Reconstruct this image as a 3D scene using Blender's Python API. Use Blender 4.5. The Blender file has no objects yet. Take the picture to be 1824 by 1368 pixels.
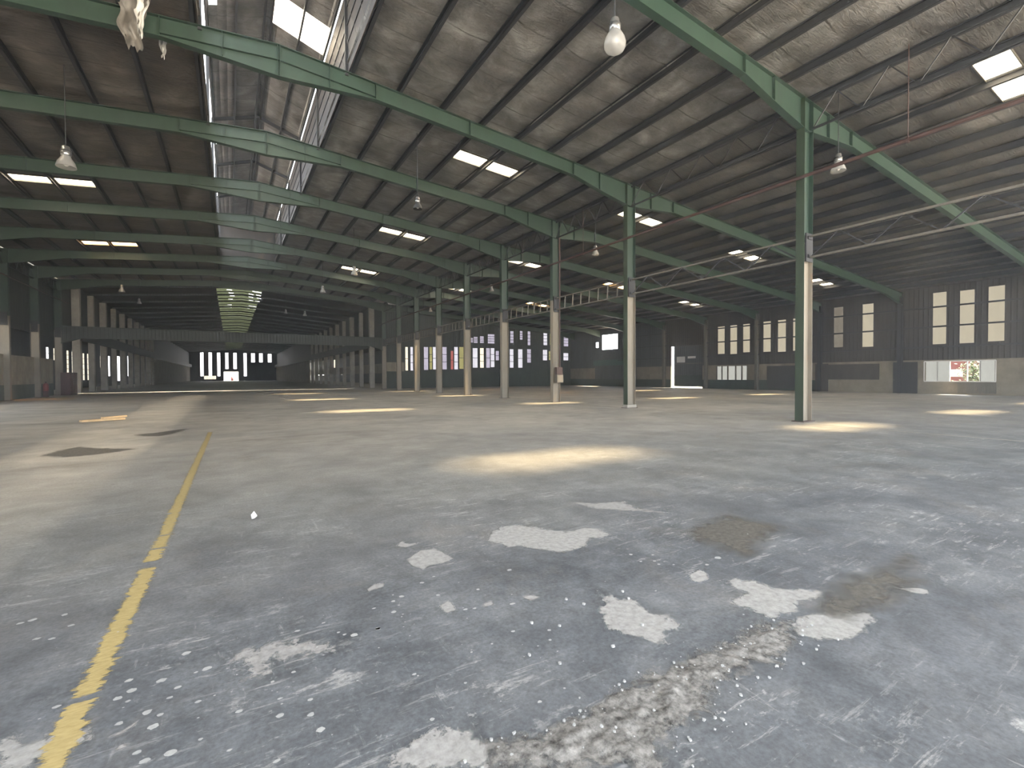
import bpy, bmesh, math, random
import numpy as np
from mathutils import Vector, Matrix, noise
random.seed(7)
C = bpy.context.scene.collection
PI = math.pi

# ------------------------------------------------------------------ dimensions (metres; X right, Y down the hall, Z up)
H = 1.579                      # camera height
XC, XL, XA = 16.407, -13.548, 1.414      # right column row, left column row, ridge
APEX, SL, DEP = 11.905, 0.086, 0.567
XR = 46.4                      # right outer wall
YE = 59.5                      # end wall of the right aisle
YF = 222.0                     # far end wall of the long hall
def FY(i): return 8.49 if i == 1 else 16.477 + (i - 2) * 6.0
def rz(x): return APEX - abs(x - XA) * SL
SH = 0.28                      # sheeting above the rafter line
ORD = ['first','second','third','fourth','fifth','sixth','seventh','eighth','ninth','tenth','eleventh','twelfth','thirteenth','fourteenth','fifteenth','sixteenth','seventeenth','eighteenth','nineteenth','twentieth','twenty-first','twenty-second','twenty-third','twenty-fourth','twenty-fifth','twenty-sixth','twenty-seventh','twenty-eighth']

# ------------------------------------------------------------------ materials
class NT:
    def __init__(s, name):
        s.m = bpy.data.materials.new(name); s.m.use_nodes = True
        s.t = s.m.node_tree; s.t.nodes.clear()
        s.out = s.n('ShaderNodeOutputMaterial')
    def n(s, typ, **kw):
        nd = s.t.nodes.new(typ)
        for k, v in kw.items(): setattr(nd, k, v)
        return nd
    def l(s, a, b): s.t.links.new(a, b)
    def setin(s, nd, **kw):
        for k, v in kw.items():
            k = k.replace('_', ' ')
            if hasattr(v, 'is_output') and v.is_output: s.l(v, nd.inputs[k])
            else: nd.inputs[k].default_value = v
        return nd
    def coord(s, scale=(1,1,1), kind='Object', rot=(0,0,0)):
        tc = s.n('ShaderNodeTexCoord'); mp = s.n('ShaderNodeMapping')
        mp.inputs['Scale'].default_value = scale; mp.inputs['Rotation'].default_value = rot
        s.l(tc.outputs[kind], mp.inputs['Vector']); return mp.outputs['Vector']
    def noise(s, vec, scale=1, detail=4, rough=0.55, dist=0.0):
        nd = s.n('ShaderNodeTexNoise')
        s.l(vec, nd.inputs['Vector'])
        nd.inputs['Scale'].default_value = scale; nd.inputs['Detail'].default_value = detail
        nd.inputs['Roughness'].default_value = rough; nd.inputs['Distortion'].default_value = dist
        return nd.outputs['Fac']
    def ramp(s, fac, stops, interp='LINEAR'):
        r = s.n('ShaderNodeValToRGB'); s.l(fac, r.inputs['Fac']); cr = r.color_ramp; cr.interpolation = interp
        while len(cr.elements) < len(stops): cr.elements.new(0.5)
        for e, (p, c) in zip(cr.elements, stops):
            e.position = p
            e.color = (c, c, c, 1) if isinstance(c, (int, float)) else (*c, 1)
        return r.outputs['Color']
    def mix(s, fac, a, b, blend='MIX'):
        nd = s.n('ShaderNodeMix', data_type='RGBA', blend_type=blend)
        for k, v in ((0, fac), (6, a), (7, b)):
            if hasattr(v, 'is_output'): s.l(v, nd.inputs[k])
            else: nd.inputs[k].default_value = v if k == 0 else ((*v, 1) if len(v) == 3 else v)
        return nd.outputs[2]
    def math(s, op, a, b=None, c=None, clamp=False):
        nd = s.n('ShaderNodeMath', operation=op); nd.use_clamp = clamp
        for k, v in ((0, a), (1, b), (2, c)):
            if v is None: continue
            if hasattr(v, 'is_output'): s.l(v, nd.inputs[k])
            else: nd.inputs[k].default_value = v
        return nd.outputs[0]
    def bump(s, h, strength=0.3, dist=0.02):
        nd = s.n('ShaderNodeBump'); s.l(h, nd.inputs['Height'])
        nd.inputs['Strength'].default_value = strength; nd.inputs['Distance'].default_value = dist
        return nd.outputs['Normal']
    def pbr(s, color, rough=0.6, metal=0.0, normal=None, spec=0.5, link=True, **kw):
        p = s.n('ShaderNodeBsdfPrincipled')
        for k, v in (('Base Color', color), ('Roughness', rough), ('Metallic', metal), ('Specular IOR Level', spec)):
            if hasattr(v, 'is_output'): s.l(v, p.inputs[k])
            else: p.inputs[k].default_value = (*v, 1) if isinstance(v, tuple) else v
        if normal is not None: s.l(normal, p.inputs['Normal'])
        for k, v in kw.items(): p.inputs[k.replace('_', ' ')].default_value = v
        if link: s.l(p.outputs[0], s.out.inputs[0])
        return p.outputs[0]

def painted(name, c, var=0.25, rough=0.55, scale=3.0, rust=None, metal=0.0, stretch=(1,1,0.35)):
    t = NT(name); v = t.coord(stretch)
    f = t.noise(v, scale, 5, 0.6)
    d = tuple(x * (1 - var) for x in c); b = tuple(min(1, x * (1 + var)) for x in c)
    col = t.ramp(f, [(0.3, d), (0.7, b)])
    if rust:
        r = t.ramp(t.noise(v, scale * 1.7, 6, 0.7), [(0.58, 0.0), (0.68, 1.0)])
        col = t.mix(t.math('MULTIPLY', r, 0.8), col, rust)
    t.pbr(col, rough, metal, t.bump(t.noise(v, scale * 8, 3), 0.08, 0.01))
    return t.m
def emit(name, c, s=1.0, var=0.0):
    t = NT(name); e = t.n('ShaderNodeEmission'); e.inputs['Strength'].default_value = s
    if var:
        col = t.ramp(t.noise(t.coord((1.2, 1.2, 0.5)), 2.0, 4), [(0.25, tuple(x * (1 - var) for x in c)), (0.75, c)])
        t.l(col, e.inputs['Color'])
    else: e.inputs['Color'].default_value = (*c, 1)
    t.l(e.outputs[0], t.out.inputs[0]); return t.m

def concrete_nodes(t):
    v = t.coord()
    sx = t.n('ShaderNodeSeparateXYZ'); t.l(v, sx.inputs[0])
    def span(y0, y1, a, b):
        r = t.n('ShaderNodeMapRange'); t.l(sx.outputs['Y'], r.inputs[0])
        for i, x in ((1, y0), (2, y1), (3, a), (4, b)): r.inputs[i].default_value = x
        return r.outputs[0]
    M_ = lambda a, b: t.math('MULTIPLY', a, b)
    big = t.noise(v, 0.16, 4, 0.6, 0.6)
    mid = t.noise(v, 1.1, 8, 0.68, 0.5)
    mott = t.noise(v, 4.5, 8, 0.74, 0.3)
    fine = t.noise(v, 38, 4, 0.7)
    base = t.ramp(mid, [(0.28, (0.064, 0.070, 0.079)), (0.5, (0.098, 0.105, 0.115)), (0.74, (0.158, 0.164, 0.170))])
    base = t.mix(0.55, base, t.ramp(mott, [(0.32, 0.25), (0.5, 0.48), (0.68, 0.74)]), 'OVERLAY')
    # brown dust film: thicker down the hall, thin on the scrubbed slab in front
    far = span(3.0, 13.0, 0.0, 1.0)
    dust = t.math('MULTIPLY', t.ramp(big, [(0.25, 0.4), (0.6, 1.0)]), far, clamp=True)
    base = t.mix(M_(dust, 0.92), base, t.ramp(mid, [(0.3, (0.32, 0.295, 0.25)), (0.7, (0.47, 0.44, 0.385))]))  # dust colour raised to make up for weak light down the hall
    smudge = t.ramp(t.noise(v, 0.75, 6, 0.7, 0.4), [(0.54, 0.0), (0.68, 1.0)])
    base = t.mix(M_(smudge, 0.28), base, (0.20, 0.175, 0.145))
    dark = t.ramp(t.noise(t.coord((0.35, 1.1, 1)), 0.55, 6, 0.7, 0.8), [(0.55, 0.0), (0.68, 1.0)])
    base = t.mix(M_(M_(dark, far), 0.5), base, (0.14, 0.12, 0.095))
    bits = t.ramp(t.noise(t.coord((0.5, 1.3, 1)), 2.4, 4, 0.6), [(0.66, 0.0), (0.70, 1.0)])
    base = t.mix(M_(M_(bits, span(14.0, 26.0, 0.0, 1.0)), 0.6), base, (0.09, 0.075, 0.06))
    # scuffs and skimmed laitance dragged across the slab
    near = span(5.0, 12.0, 1.0, 0.4)
    sm = t.ramp(t.noise(v, 0.55, 3), [(0.42, 0.0), (0.58, 1.0)])
    for (sc, rot, k, a, c) in (((0.8, 6.5, 1), 0.30, 2.2, 0.565, 0.6), ((5.5, 0.9, 1), -0.75, 2.0, 0.60, 0.45), ((1.6, 3.2, 1), 0.5, 1.7, 0.575, 0.6), ((2.2, 2.6, 1), -0.2, 4.2, 0.60, 0.65)):
        f = t.ramp(t.noise(t.coord(sc, rot=(0, 0, rot)), k, 9, 0.76, 0.25), [(a, 0.0), (a + 0.055, 1.0)])
        base = t.mix(M_(M_(M_(f, sm), near), c), base, (0.36, 0.355, 0.345))
    base = t.mix(0.45, base, t.ramp(fine, [(0.3, 0.22), (0.7, 0.78)]), 'OVERLAY')
    pit = t.ramp(t.noise(v, 7.5, 3, 0.5), [(0.71, 0.0), (0.76, 1.0)])
    base = t.mix(M_(pit, 0.5), base, (0.06, 0.057, 0.053))
    hgt = t.math('ADD', M_(mott, 0.6), M_(fine, 0.4))
    return base, hgt
def m_floor():
    t = NT('worn concrete'); base, h = concrete_nodes(t)
    rough = t.ramp(t.noise(t.coord(), 0.8, 4), [(0.3, 0.48), (0.7, 0.72)])
    t.pbr(base, rough, 0, t.bump(h, 0.25, 0.012), 0.4); return t.m
def decal(name, c0, c1, amp=0.06, soft=0.012, opacity=1.0, nscale=9, bump=0.5, stretch=(1,1,1)):
    """worn edge: the attribute 'sd' is the distance inside the outline in metres"""
    t = NT(name); v = t.coord(stretch)
    a = t.n('ShaderNodeAttribute', attribute_name='sd').outputs['Fac']
    nz = t.math('MULTIPLY', t.math('SUBTRACT', t.noise(v, nscale, 6, 0.68), 0.5), amp * 2)
    nz2 = t.math('MULTIPLY', t.math('SUBTRACT', t.noise(v, nscale * 5, 4, 0.7), 0.5), amp * 0.8)
    s = t.math('ADD', t.math('ADD', a, nz), nz2)
    mr = t.n('ShaderNodeMapRange'); t.l(s, mr.inputs[0])
    mr.inputs[1].default_value = -soft; mr.inputs[2].default_value = soft
    f = t.noise(v, 22, 6, 0.7)
    col = t.ramp(f, [(0.3, c0), (0.65, c1)])
    sh = t.pbr(col, 0.85, 0, t.bump(f, bump, 0.01), 0.3, link=False)
    tr = t.n('ShaderNodeBsdfTransparent'); mx = t.n('ShaderNodeMixShader')
    t.l(t.math('MULTIPLY', mr.outputs[0], opacity), mx.inputs[0]); t.l(tr.outputs[0], mx.inputs[1]); t.l(sh, mx.inputs[2])
    t.l(mx.outputs[0], t.out.inputs[0]); return t.m
def m_foil(name='dusty foil insulation', k=(1, 1, 1)):
    t = NT(name); v = t.coord()
    blot = t.noise(v, 0.9, 6, 0.65, 0.5)
    col = t.ramp(blot, [(p, tuple(a * q for a, q in zip(c, k))) for p, c in ((0.3, (0.07, 0.066, 0.063)), (0.5, (0.185, 0.178, 0.170)), (0.72, (0.38, 0.372, 0.362)))])
    smoke = t.ramp(t.noise(v, 0.35, 5, 0.65), [(0.42, 0.0), (0.68, 0.6)])
    col = t.mix(smoke, col, (0.075 * k[0], 0.069 * k[1], 0.064 * k[2]))
    # lap seams across the slope every 1.25 m, ragged
    sx = t.n('ShaderNodeSeparateXYZ'); t.l(v, sx.inputs[0])
    y = t.math('ADD', sx.outputs['Y'], t.math('MULTIPLY', t.noise(v, 1.5, 3), 0.12))
    fr = t.math('ABSOLUTE', t.math('SUBTRACT', t.math('FRACT', t.math('DIVIDE', y, 1.22)), 0.5))
    seam = t.ramp(fr, [(0.0, 1.0), (0.012, 1.0), (0.028, 0.0)])
    broken = t.ramp(t.noise(v, 0.8, 3), [(0.35, 0.15), (0.6, 0.9)])
    col = t.mix(t.math('MULTIPLY', seam, broken), col, (0.045, 0.04, 0.036))
    streak = t.ramp(t.noise(t.coord((0.6, 3.0, 1)), 1.2, 5, 0.6), [(0.45, 0.0), (0.75, 1.0)])
    col = t.mix(t.math('MULTIPLY', streak, 0.25), col, (0.16, 0.12, 0.095))
    wr = t.noise(t.coord((1.0, 3.5, 1)), 2.4, 5, 0.6, 1.2)
    t.pbr(col, t.ramp(blot, [(0.3, 0.38), (0.7, 0.58)]), 0.45, t.bump(wr, 0.7, 0.06), 0.5); return t.m
def m_clad(name, c, step=0.24, axis='Y', amt=0.5):
    t = NT(name); v = t.coord(); sx = t.n('ShaderNodeSeparateXYZ'); t.l(v, sx.inputs[0])
    fr = t.math('FRACT', t.math('DIVIDE', sx.outputs[axis], step))
    rib = t.ramp(fr, [(0.0, 0.0), (0.12, 1.0), (0.3, 1.0), (0.42, 0.0)])
    f = t.noise(t.coord((1, 1, 0.3)), 1.3, 5)
    col = t.ramp(f, [(0.3, tuple(x * 0.7 for x in c)), (0.7, tuple(x * 1.25 for x in c))])
    t.pbr(col, 0.6, 0.1, t.bump(rib, amt, 0.03)); return t.m
def m_plaster(name, c, grime=0.5):
    t = NT(name); v = t.coord()
    f = t.noise(v, 1.6, 6, 0.65); g = t.ramp(t.noise(t.coord((1, 1, 0.4)), 0.8, 5, 0.7), [(0.45, 0.0), (0.75, 1.0)])
    col = t.ramp(f, [(0.3, tuple(x * 0.8 for x in c)), (0.7, tuple(min(1, x * 1.15) for x in c))])
    col = t.mix(t.math('MULTIPLY', g, grime), col, tuple(x * 0.35 for x in c))
    br = t.n('ShaderNodeTexBrick'); t.l(t.coord((1, 1, 1), rot=(PI/2, 0, PI/2)), br.inputs['Vector'])
    br.inputs['Scale'].default_value = 2.4; br.inputs['Mortar Size'].default_value = 0.012
    t.pbr(col, 0.85, 0, t.bump(br.outputs['Fac'], 0.15, 0.01), 0.3); return t.m
def m_pane(name, tint, alpha):
    """thin weathered rooflight sheet: part of the sun goes straight through, the rest is scattered"""
    t = NT(name); tr = t.n('ShaderNodeBsdfTransparent'); tr.inputs[0].default_value = (*tint, 1)
    tl = t.n('ShaderNodeBsdfTranslucent'); tl.inputs[0].default_value = (0.95, 0.93, 0.88, 1)
    mx = t.n('ShaderNodeMixShader'); mx.inputs[0].default_value = alpha
    t.l(tr.outputs[0], mx.inputs[1]); t.l(tl.outputs[0], mx.inputs[2]); t.l(mx.outputs[0], t.out.inputs[0]); return t.m

GREEN = (0.0145, 0.034, 0.0225)
M = dict(
    floor=m_floor(), foil=m_foil(), foilaisle=m_foil('sooty foil insulation', (0.5, 0.49, 0.47)), foilleft=m_foil('brown stained foil insulation', (0.60, 0.54, 0.50)),  # aisle copy darkened for shade beyond the columns; left copy darker and browner
    green=painted('green painted steel', GREEN, 0.18, 0.5),
    moss=painted('mossy dark green paint', (0.016, 0.030, 0.014), 0.35, 0.6),  # green flange paint, darkened further for the side facing away from the light
    purlin=painted('dark purlin steel', (0.014, 0.015, 0.018), 0.3, 0.6, 1.5),
    beige=painted('grimy cream paint', (0.185, 0.162, 0.128), 0.16, 0.6, 2.0, (0.22, 0.14, 0.09)),
    rust=painted('rusty red pipe paint', (0.045, 0.022, 0.018), 0.3, 0.6),
    galv=painted('dull galvanised steel', (0.085, 0.078, 0.064), 0.25, 0.6, 5, (0.16, 0.11, 0.08)),
    dkbrown=painted('dark brown boarding', (0.032, 0.026, 0.022), 0.3, 0.7, 2),
    conc=m_plaster('pale column concrete', (0.30, 0.28, 0.24), 0.35),
    block=m_plaster('cream block wall', (0.27, 0.24, 0.185), 0.45),
    plaster=m_plaster('grimy right wall plaster', (0.19, 0.165, 0.125), 0.5),
    dado=painted('dark green dado paint', (0.013, 0.026, 0.018), 0.35, 0.6, 2),
    dadoleft=painted('grey green dado paint', (0.06, 0.075, 0.06), 0.2, 0.7, 2),
    clad=m_clad('brown sheet cladding', (0.028, 0.024, 0.021), 0.3, 'Y'),
    cladx=m_clad('dark green sheet cladding', (0.022, 0.028, 0.026), 0.3, 'X'),
    cladl=m_clad('dark sheet cladding', (0.024, 0.027, 0.023), 0.3, 'Y'),
    bluegrey=m_clad('blue grey sheet cladding', (0.038, 0.043, 0.049), 0.3, 'Y'),
    teal=painted('teal band paint', (0.03, 0.075, 0.065), 0.2, 0.6),
    white=painted('off white paint', (0.55, 0.54, 0.52), 0.1, 0.6),
    red=painted('dark red paint', (0.05, 0.014, 0.015), 0.3, 0.5),
    brightred=painted('red paint', (0.16, 0.02, 0.018), 0.2, 0.4),
    black=painted('black paint', (0.02, 0.02, 0.02), 0.2, 0.5),
    alu=painted('spun aluminium', (0.33, 0.33, 0.33), 0.1, 0.3, 8, None, 0.8),
    paleconc=decal('pale worn concrete', (0.205, 0.20, 0.195), (0.335, 0.328, 0.318), 0.10, 0.012, 0.95, 13),
    splat=decal('pale splattered concrete', (0.20, 0.195, 0.19), (0.32, 0.312, 0.305), 0.18, 0.02, 0.9, 14),
    palebit=decal('pale worn concrete flecks', (0.21, 0.205, 0.20), (0.33, 0.322, 0.312), 0.03, 0.008, 0.95, 18),
    stain=decal('brown grit stain', (0.058, 0.054, 0.048), (0.135, 0.124, 0.108), 0.20, 0.09, 0.8, 6),
    rubble=decal('crumbled joint concrete', (0.042, 0.039, 0.036), (0.265, 0.254, 0.24), 0.20, 0.03, 0.95, 5, 1.0),
    line=decal('worn yellow line paint', (0.31, 0.235, 0.095), (0.43, 0.34, 0.155), 0.085, 0.006, 0.9, 7, 0.2, (0.8, 2.6, 1)),
    spot=painted('pale paint drips', (0.33, 0.335, 0.33), 0.15, 0.7, 30),
    board=painted('raw timber', (0.55, 0.38, 0.20), 0.2, 0.7, 4),
    leaf=painted('leaf green', (0.03, 0.065, 0.012), 0.4, 0.6, 1),
    grimyfoil=painted('grimy torn foil', (0.11, 0.10, 0.088), 0.5, 0.5, 6),
    outside=painted('bleached yard concrete', (0.40, 0.39, 0.36), 0.2, 0.8, 0.3),
    pink=painted('pink render', (0.13, 0.045, 0.05), 0.1, 0.8, 1),
    pane=m_pane('weathered rooflight sheet', (0.95, 0.90, 0.78), 0.40),
    milkpane=m_pane('milky rooflight sheet', (0.22, 0.205, 0.165), 0.75),
    amberpane=m_pane('amber rooflight sheet', (0.50, 0.36, 0.18), 0.45),
    w_white=emit('daylit clear pane', (1.0, 0.98, 1.0), 4.0),
    w_lav=emit('daylit lilac pane', (0.72, 0.66, 0.80), 1.0, 0.3),
    w_soft=emit('daylit streaked pane', (0.95, 0.92, 1.0), 1.15, 0.3),
    w_red=emit('daylit red pane', (0.85, 0.25, 0.22), 0.7, 0.3),
    w_yel=emit('daylit yellow pane', (0.72, 0.66, 0.26), 0.7, 0.3),
    w_pale=emit('daylit warm white pane', (0.95, 0.86, 0.68), 1.6, 0.25),
    w_cream=emit('daylit cream fibreglass', (0.60, 0.53, 0.38), 1.0, 0.12),
    w_dim=emit('daylit dirty fibreglass', (0.26, 0.225, 0.17), 1.0, 0.3),
    w_grey=emit('daylit frosted pane', (0.58, 0.58, 0.52), 1.0, 0.12),
    w_ridge=emit('daylit mossy ridge sheet', (0.27, 0.31, 0.16), 1.0, 0.55),
)
def glass_bowl():
    t = NT('prismatic lamp glass'); 
    p = t.pbr((0.42, 0.415, 0.41), 0.2, 0, None, 0.6, link=False, Transmission_Weight=0.0)
    tl = t.n('ShaderNodeBsdfTranslucent'); tl.inputs[0].default_value = (0.45, 0.44, 0.42, 1)
    tr = t.n('ShaderNodeBsdfTransparent'); m1 = t.n('ShaderNodeMixShader'); m1.inputs[0].default_value = 0.45
    t.l(p, m1.inputs[1]); t.l(tl.outputs[0], m1.inputs[2])
    m2 = t.n('ShaderNodeMixShader'); m2.inputs[0].default_value = 0.35
    t.l(m1.outputs[0], m2.inputs[1]); t.l(tr.outputs[0], m2.inputs[2]); t.l(m2.outputs[0], t.out.inputs[0]); return t.m
M['glass'] = glass_bowl()

# ------------------------------------------------------------------ mesh helpers
class MB:
    def __init__(s): s.v = []; s.f = []
    def add(s, vs, fs):
        o = len(s.v); s.v += [tuple(p) for p in vs]; s.f += [tuple(i + o for i in f) for f in fs]; return s
    def box(s, x0, x1, y0, y1, z0, z1):
        if x0 > x1: x0, x1 = x1, x0
        if y0 > y1: y0, y1 = y1, y0
        if z0 > z1: z0, z1 = z1, z0
        return s.add([(x0,y0,z0),(x1,y0,z0),(x1,y1,z0),(x0,y1,z0),(x0,y0,z1),(x1,y0,z1),(x1,y1,z1),(x0,y1,z1)],
                     [(0,3,2,1),(4,5,6,7),(0,1,5,4),(1,2,6,5),(2,3,7,6),(3,0,4,7)])
    def prism(s, poly, y0, y1):           # polygon in XZ, extruded along Y
        n = len(poly); vs = [(x, y0, z) for x, z in poly] + [(x, y1, z) for x, z in poly]
        fs = [tuple(range(n)), tuple(range(2 * n - 1, n - 1, -1))] + [(i, i + n, (i + 1) % n + n, (i + 1) % n) for i in range(n)]
        return s.add(vs, fs)
    def bar(s, a, b, w, h=None):          # square bar between two points
        a, b = Vector(a), Vector(b); h = h or w; d = (b - a).normalized()
        up = Vector((0,0,1)) if abs(d.z) < 0.95 else Vector((0,1,0))
        r = d.cross(up).normalized() * w / 2; u = r.cross(d).normalized() * h / 2
        vs = [p + sx * r + sz * u for p in (a, b) for sx, sz in ((-1,-1),(1,-1),(1,1),(-1,1))]
        return s.add(vs, [(3,2,1,0),(4,5,6,7),(0,1,5,4),(1,2,6,5),(2,3,7,6),(3,0,4,7)])
    def tube(s, a, b, r0, r1=None, n=12):
        a, b = Vector(a), Vector(b); r1 = r0 if r1 is None else r1; d = (b - a).normalized()
        up = Vector((0,0,1)) if abs(d.z) < 0.95 else Vector((0,1,0))
        x = d.cross(up).normalized(); y = x.cross(d).normalized()
        vs = [p + r * (math.cos(2*PI*k/n) * x + math.sin(2*PI*k/n) * y) for p, r in ((a, r0), (b, r1)) for k in range(n)]
        return s.add(vs, [tuple(range(n-1, -1, -1)), tuple(range(n, 2*n))] + [(k, (k+1) % n, (k+1) % n + n, k + n) for k in range(n)])
    def lathe(s, prof, c, n=20):          # profile [(r, z)...] about a vertical axis
        vs = [(c[0] + r * math.cos(2*PI*k/n), c[1] + r * math.sin(2*PI*k/n), c[2] + z) for r, z in prof for k in range(n)]
        fs = [(i*n + k, i*n + (k+1) % n, (i+1)*n + (k+1) % n, (i+1)*n + k) for i in range(len(prof)-1) for k in range(n)]
        return s.add(vs, fs)
def tag(o, label, cat, group=None, kind=None):
    o['label'] = label; o['category'] = cat
    if group: o['group'] = group
    if kind: o['kind'] = kind
    return o
def thing(name, loc, label, cat, group=None):
    o = bpy.data.objects.new(name, None); o.location = loc; o.empty_display_size = 0.1; C.objects.link(o)
    return tag(o, label, cat, group)
def part(mb, name, m, parent, smooth=False, label=None):
    """mesh given in world coordinates, stored relative to the thing it belongs to"""
    off = Vector((0,0,0)); p = parent
    while p is not None: off += Vector(p.location); p = p.parent
    me = bpy.data.meshes.new(name); o = bpy.data.objects.new(name, me)
    me.from_pydata([tuple(Vector(q) - off) for q in mb.v], [], mb.f); me.update(); me.materials.append(m)
    if smooth: me.polygons.foreach_set('use_smooth', [True] * len(me.polygons))
    o.parent = parent; C.objects.link(o)
    if label: o['label'] = label
    return o
def struct(mb, name, m, parent=None, smooth=False, label=None):
    if parent is not None: return part(mb, name, m, parent, smooth, label)
    me = bpy.data.meshes.new(name); o = bpy.data.objects.new(name, me)
    me.from_pydata(mb.v, [], mb.f); me.update(); me.materials.append(m)
    if smooth: me.polygons.foreach_set('use_smooth', [True] * len(me.polygons))
    C.objects.link(o); o['kind'] = 'structure'
    if label: o['label'] = label
    return o
SKY, SUN, EXPO, HAZE = 8.8, 95, 0.0, 0.0024
PATCHES={'A':[(2.102,3.964),(2.209,4.137),(2.423,4.259),(2.552,4.212),(2.683,4.081),(2.747,3.937),(2.875,3.779),(2.988,3.748),(3.128,3.781),(3.219,3.685),(3.203,3.538),(3.214,3.472),(3.1,3.455),(2.973,3.497),(2.79,3.373),(2.631,3.332),(2.474,3.38),(2.433,3.454),(2.335,3.589),(2.257,3.688),(2.178,3.711),(2.149,3.82)],
'B':[(2.28,2.553),(2.318,2.472),(2.321,2.432),(2.399,2.385),(2.371,2.258),(2.367,2.16),(2.452,2.109),(2.396,2.078),(2.434,2.024),(2.404,1.966),(2.328,1.969),(2.226,1.947),(2.172,1.899),(2.137,1.933),(2.106,2.006),(2.032,2.092),(2.01,2.163),(2.022,2.245),(2.083,2.334),(2.116,2.398),(2.212,2.444)],
'C':[(3.213,2.226),(3.332,2.19),(3.402,2.111),(3.403,1.936),(3.502,1.9),(3.648,1.763),(3.516,1.707),(3.414,1.748),(3.377,1.771),(3.224,1.698),(3.088,1.723),(2.97,1.73),(2.98,1.848),(2.957,1.943),(2.938,1.996),(3.076,2.021),(3.184,2.023),(3.17,2.103)],
'D':[(2.949,1.591),(3.077,1.636),(3.198,1.636),(3.317,1.602),(3.468,1.549),(3.544,1.463),(3.618,1.418),(3.521,1.383),(3.392,1.372),(3.354,1.344),(3.208,1.35),(3.096,1.355),(2.991,1.444),(2.936,1.516)],
'E':[(3.078,2.443),(3.232,2.479),(3.218,2.385),(3.145,2.32),(3.03,2.312),(3.011,2.366)],
'F':[(4.179,1.485),(4.325,1.43),(4.334,1.366),(4.266,1.338),(4.195,1.386)],
'I':[(1.277,3.915),(1.454,4.057),(1.585,4.02),(1.627,3.728),(1.527,3.679),(1.417,3.694),(1.325,3.648),(1.271,3.757)],
'J':[(1.3,4.291),(1.377,4.377),(1.407,4.278),(1.51,4.241),(1.358,4.191)],
'K':[(0.842,3.514),(0.906,3.579),(0.992,3.562),(0.957,3.497),(0.85,3.481)],
'L':[(1.2,2.992),(1.28,3.051),(1.3,2.966),(1.276,2.894),(1.209,2.884)],
'M':[(1.751,2.819),(1.831,2.816),(1.865,2.742),(1.78,2.738)],
'N':[(1.451,2.856),(1.545,2.889),(1.528,2.827),(1.467,2.822)],
'O':[(-0.013,3.097),(0.117,3.093),(0.253,3.088),(0.36,2.996),(0.469,2.93),(0.479,2.847),(0.321,2.869),(0.244,2.869),(0.175,2.958),(0.149,2.882),(0.169,2.782),(0.103,2.781),(0.035,2.812),(0.077,2.881),(0.048,2.966)],
'Pp':[(-0.891,2.903),(-0.839,2.886),(-0.756,2.779),(-0.679,2.804),(-0.625,2.786),(-0.572,2.739),(-0.546,2.68),(-0.596,2.682),(-0.696,2.675),(-0.734,2.624),(-0.824,2.678)],
'Q':[(-0.485,2.657),(-0.444,2.675),(-0.395,2.707),(-0.406,2.675),(-0.453,2.645)],
'R':[(-0.445,2.55),(-0.429,2.58),(-0.394,2.566),(-0.408,2.541)],
'bottom':[(0.464,1.898),(0.635,1.926),(0.734,1.958),(0.843,1.899),(0.887,1.815),(0.929,1.755),(0.866,1.655)],
'S1':[(3.577,4.663),(3.676,4.252),(4.289,3.658),(4.087,4.024),(4.187,4.314),(3.822,4.42)]}
STAINS={'G':[(3.854,3.074),(4.252,3.199),(4.735,3.236),(4.784,2.971),(4.846,2.735),(4.384,2.62),(4.11,2.551),(3.953,2.43),(3.805,2.454),(3.816,2.658),(3.8,2.858)],
'H':[(3.534,1.674),(4.032,1.751),(4.499,1.683),(5.011,1.711),(4.927,1.665),(4.453,1.599),(4.484,1.422),(4.188,1.504),(3.938,1.428),(3.694,1.451),(3.387,1.483),(3.331,1.593)],
'dirtL':[(-3.304,13.036),(-3.186,13.81),(-3.006,14.269),(-2.61,13.721),(-1.84,13.132),(-2.167,12.803),(-2.565,12.565),(-2.896,12.545)],
'dirtL2':[(-2.237,16.449),(-1.821,16.633),(-1.351,17.322),(-1.144,17.365),(-1.394,16.199),(-1.653,15.639),(-2.109,15.935)]}
RUBBLE=[(0.921,1.759),(1.029,1.707),(1.157,1.68),(1.276,1.697),(1.36,1.678),(1.504,1.724),(1.63,1.739),(1.747,1.707),(1.93,1.717),(2.129,1.683),(2.224,1.73),(2.315,1.686),(2.5,1.699),(2.425,1.703),(2.61,1.731),(2.77,1.717),(3.033,1.644),(2.871,1.556),(2.532,1.467),(2.277,1.494),(2.131,1.511),(1.91,1.449),(1.705,1.385),(1.512,1.384),(1.425,1.317),(0.866,1.655)]
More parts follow.
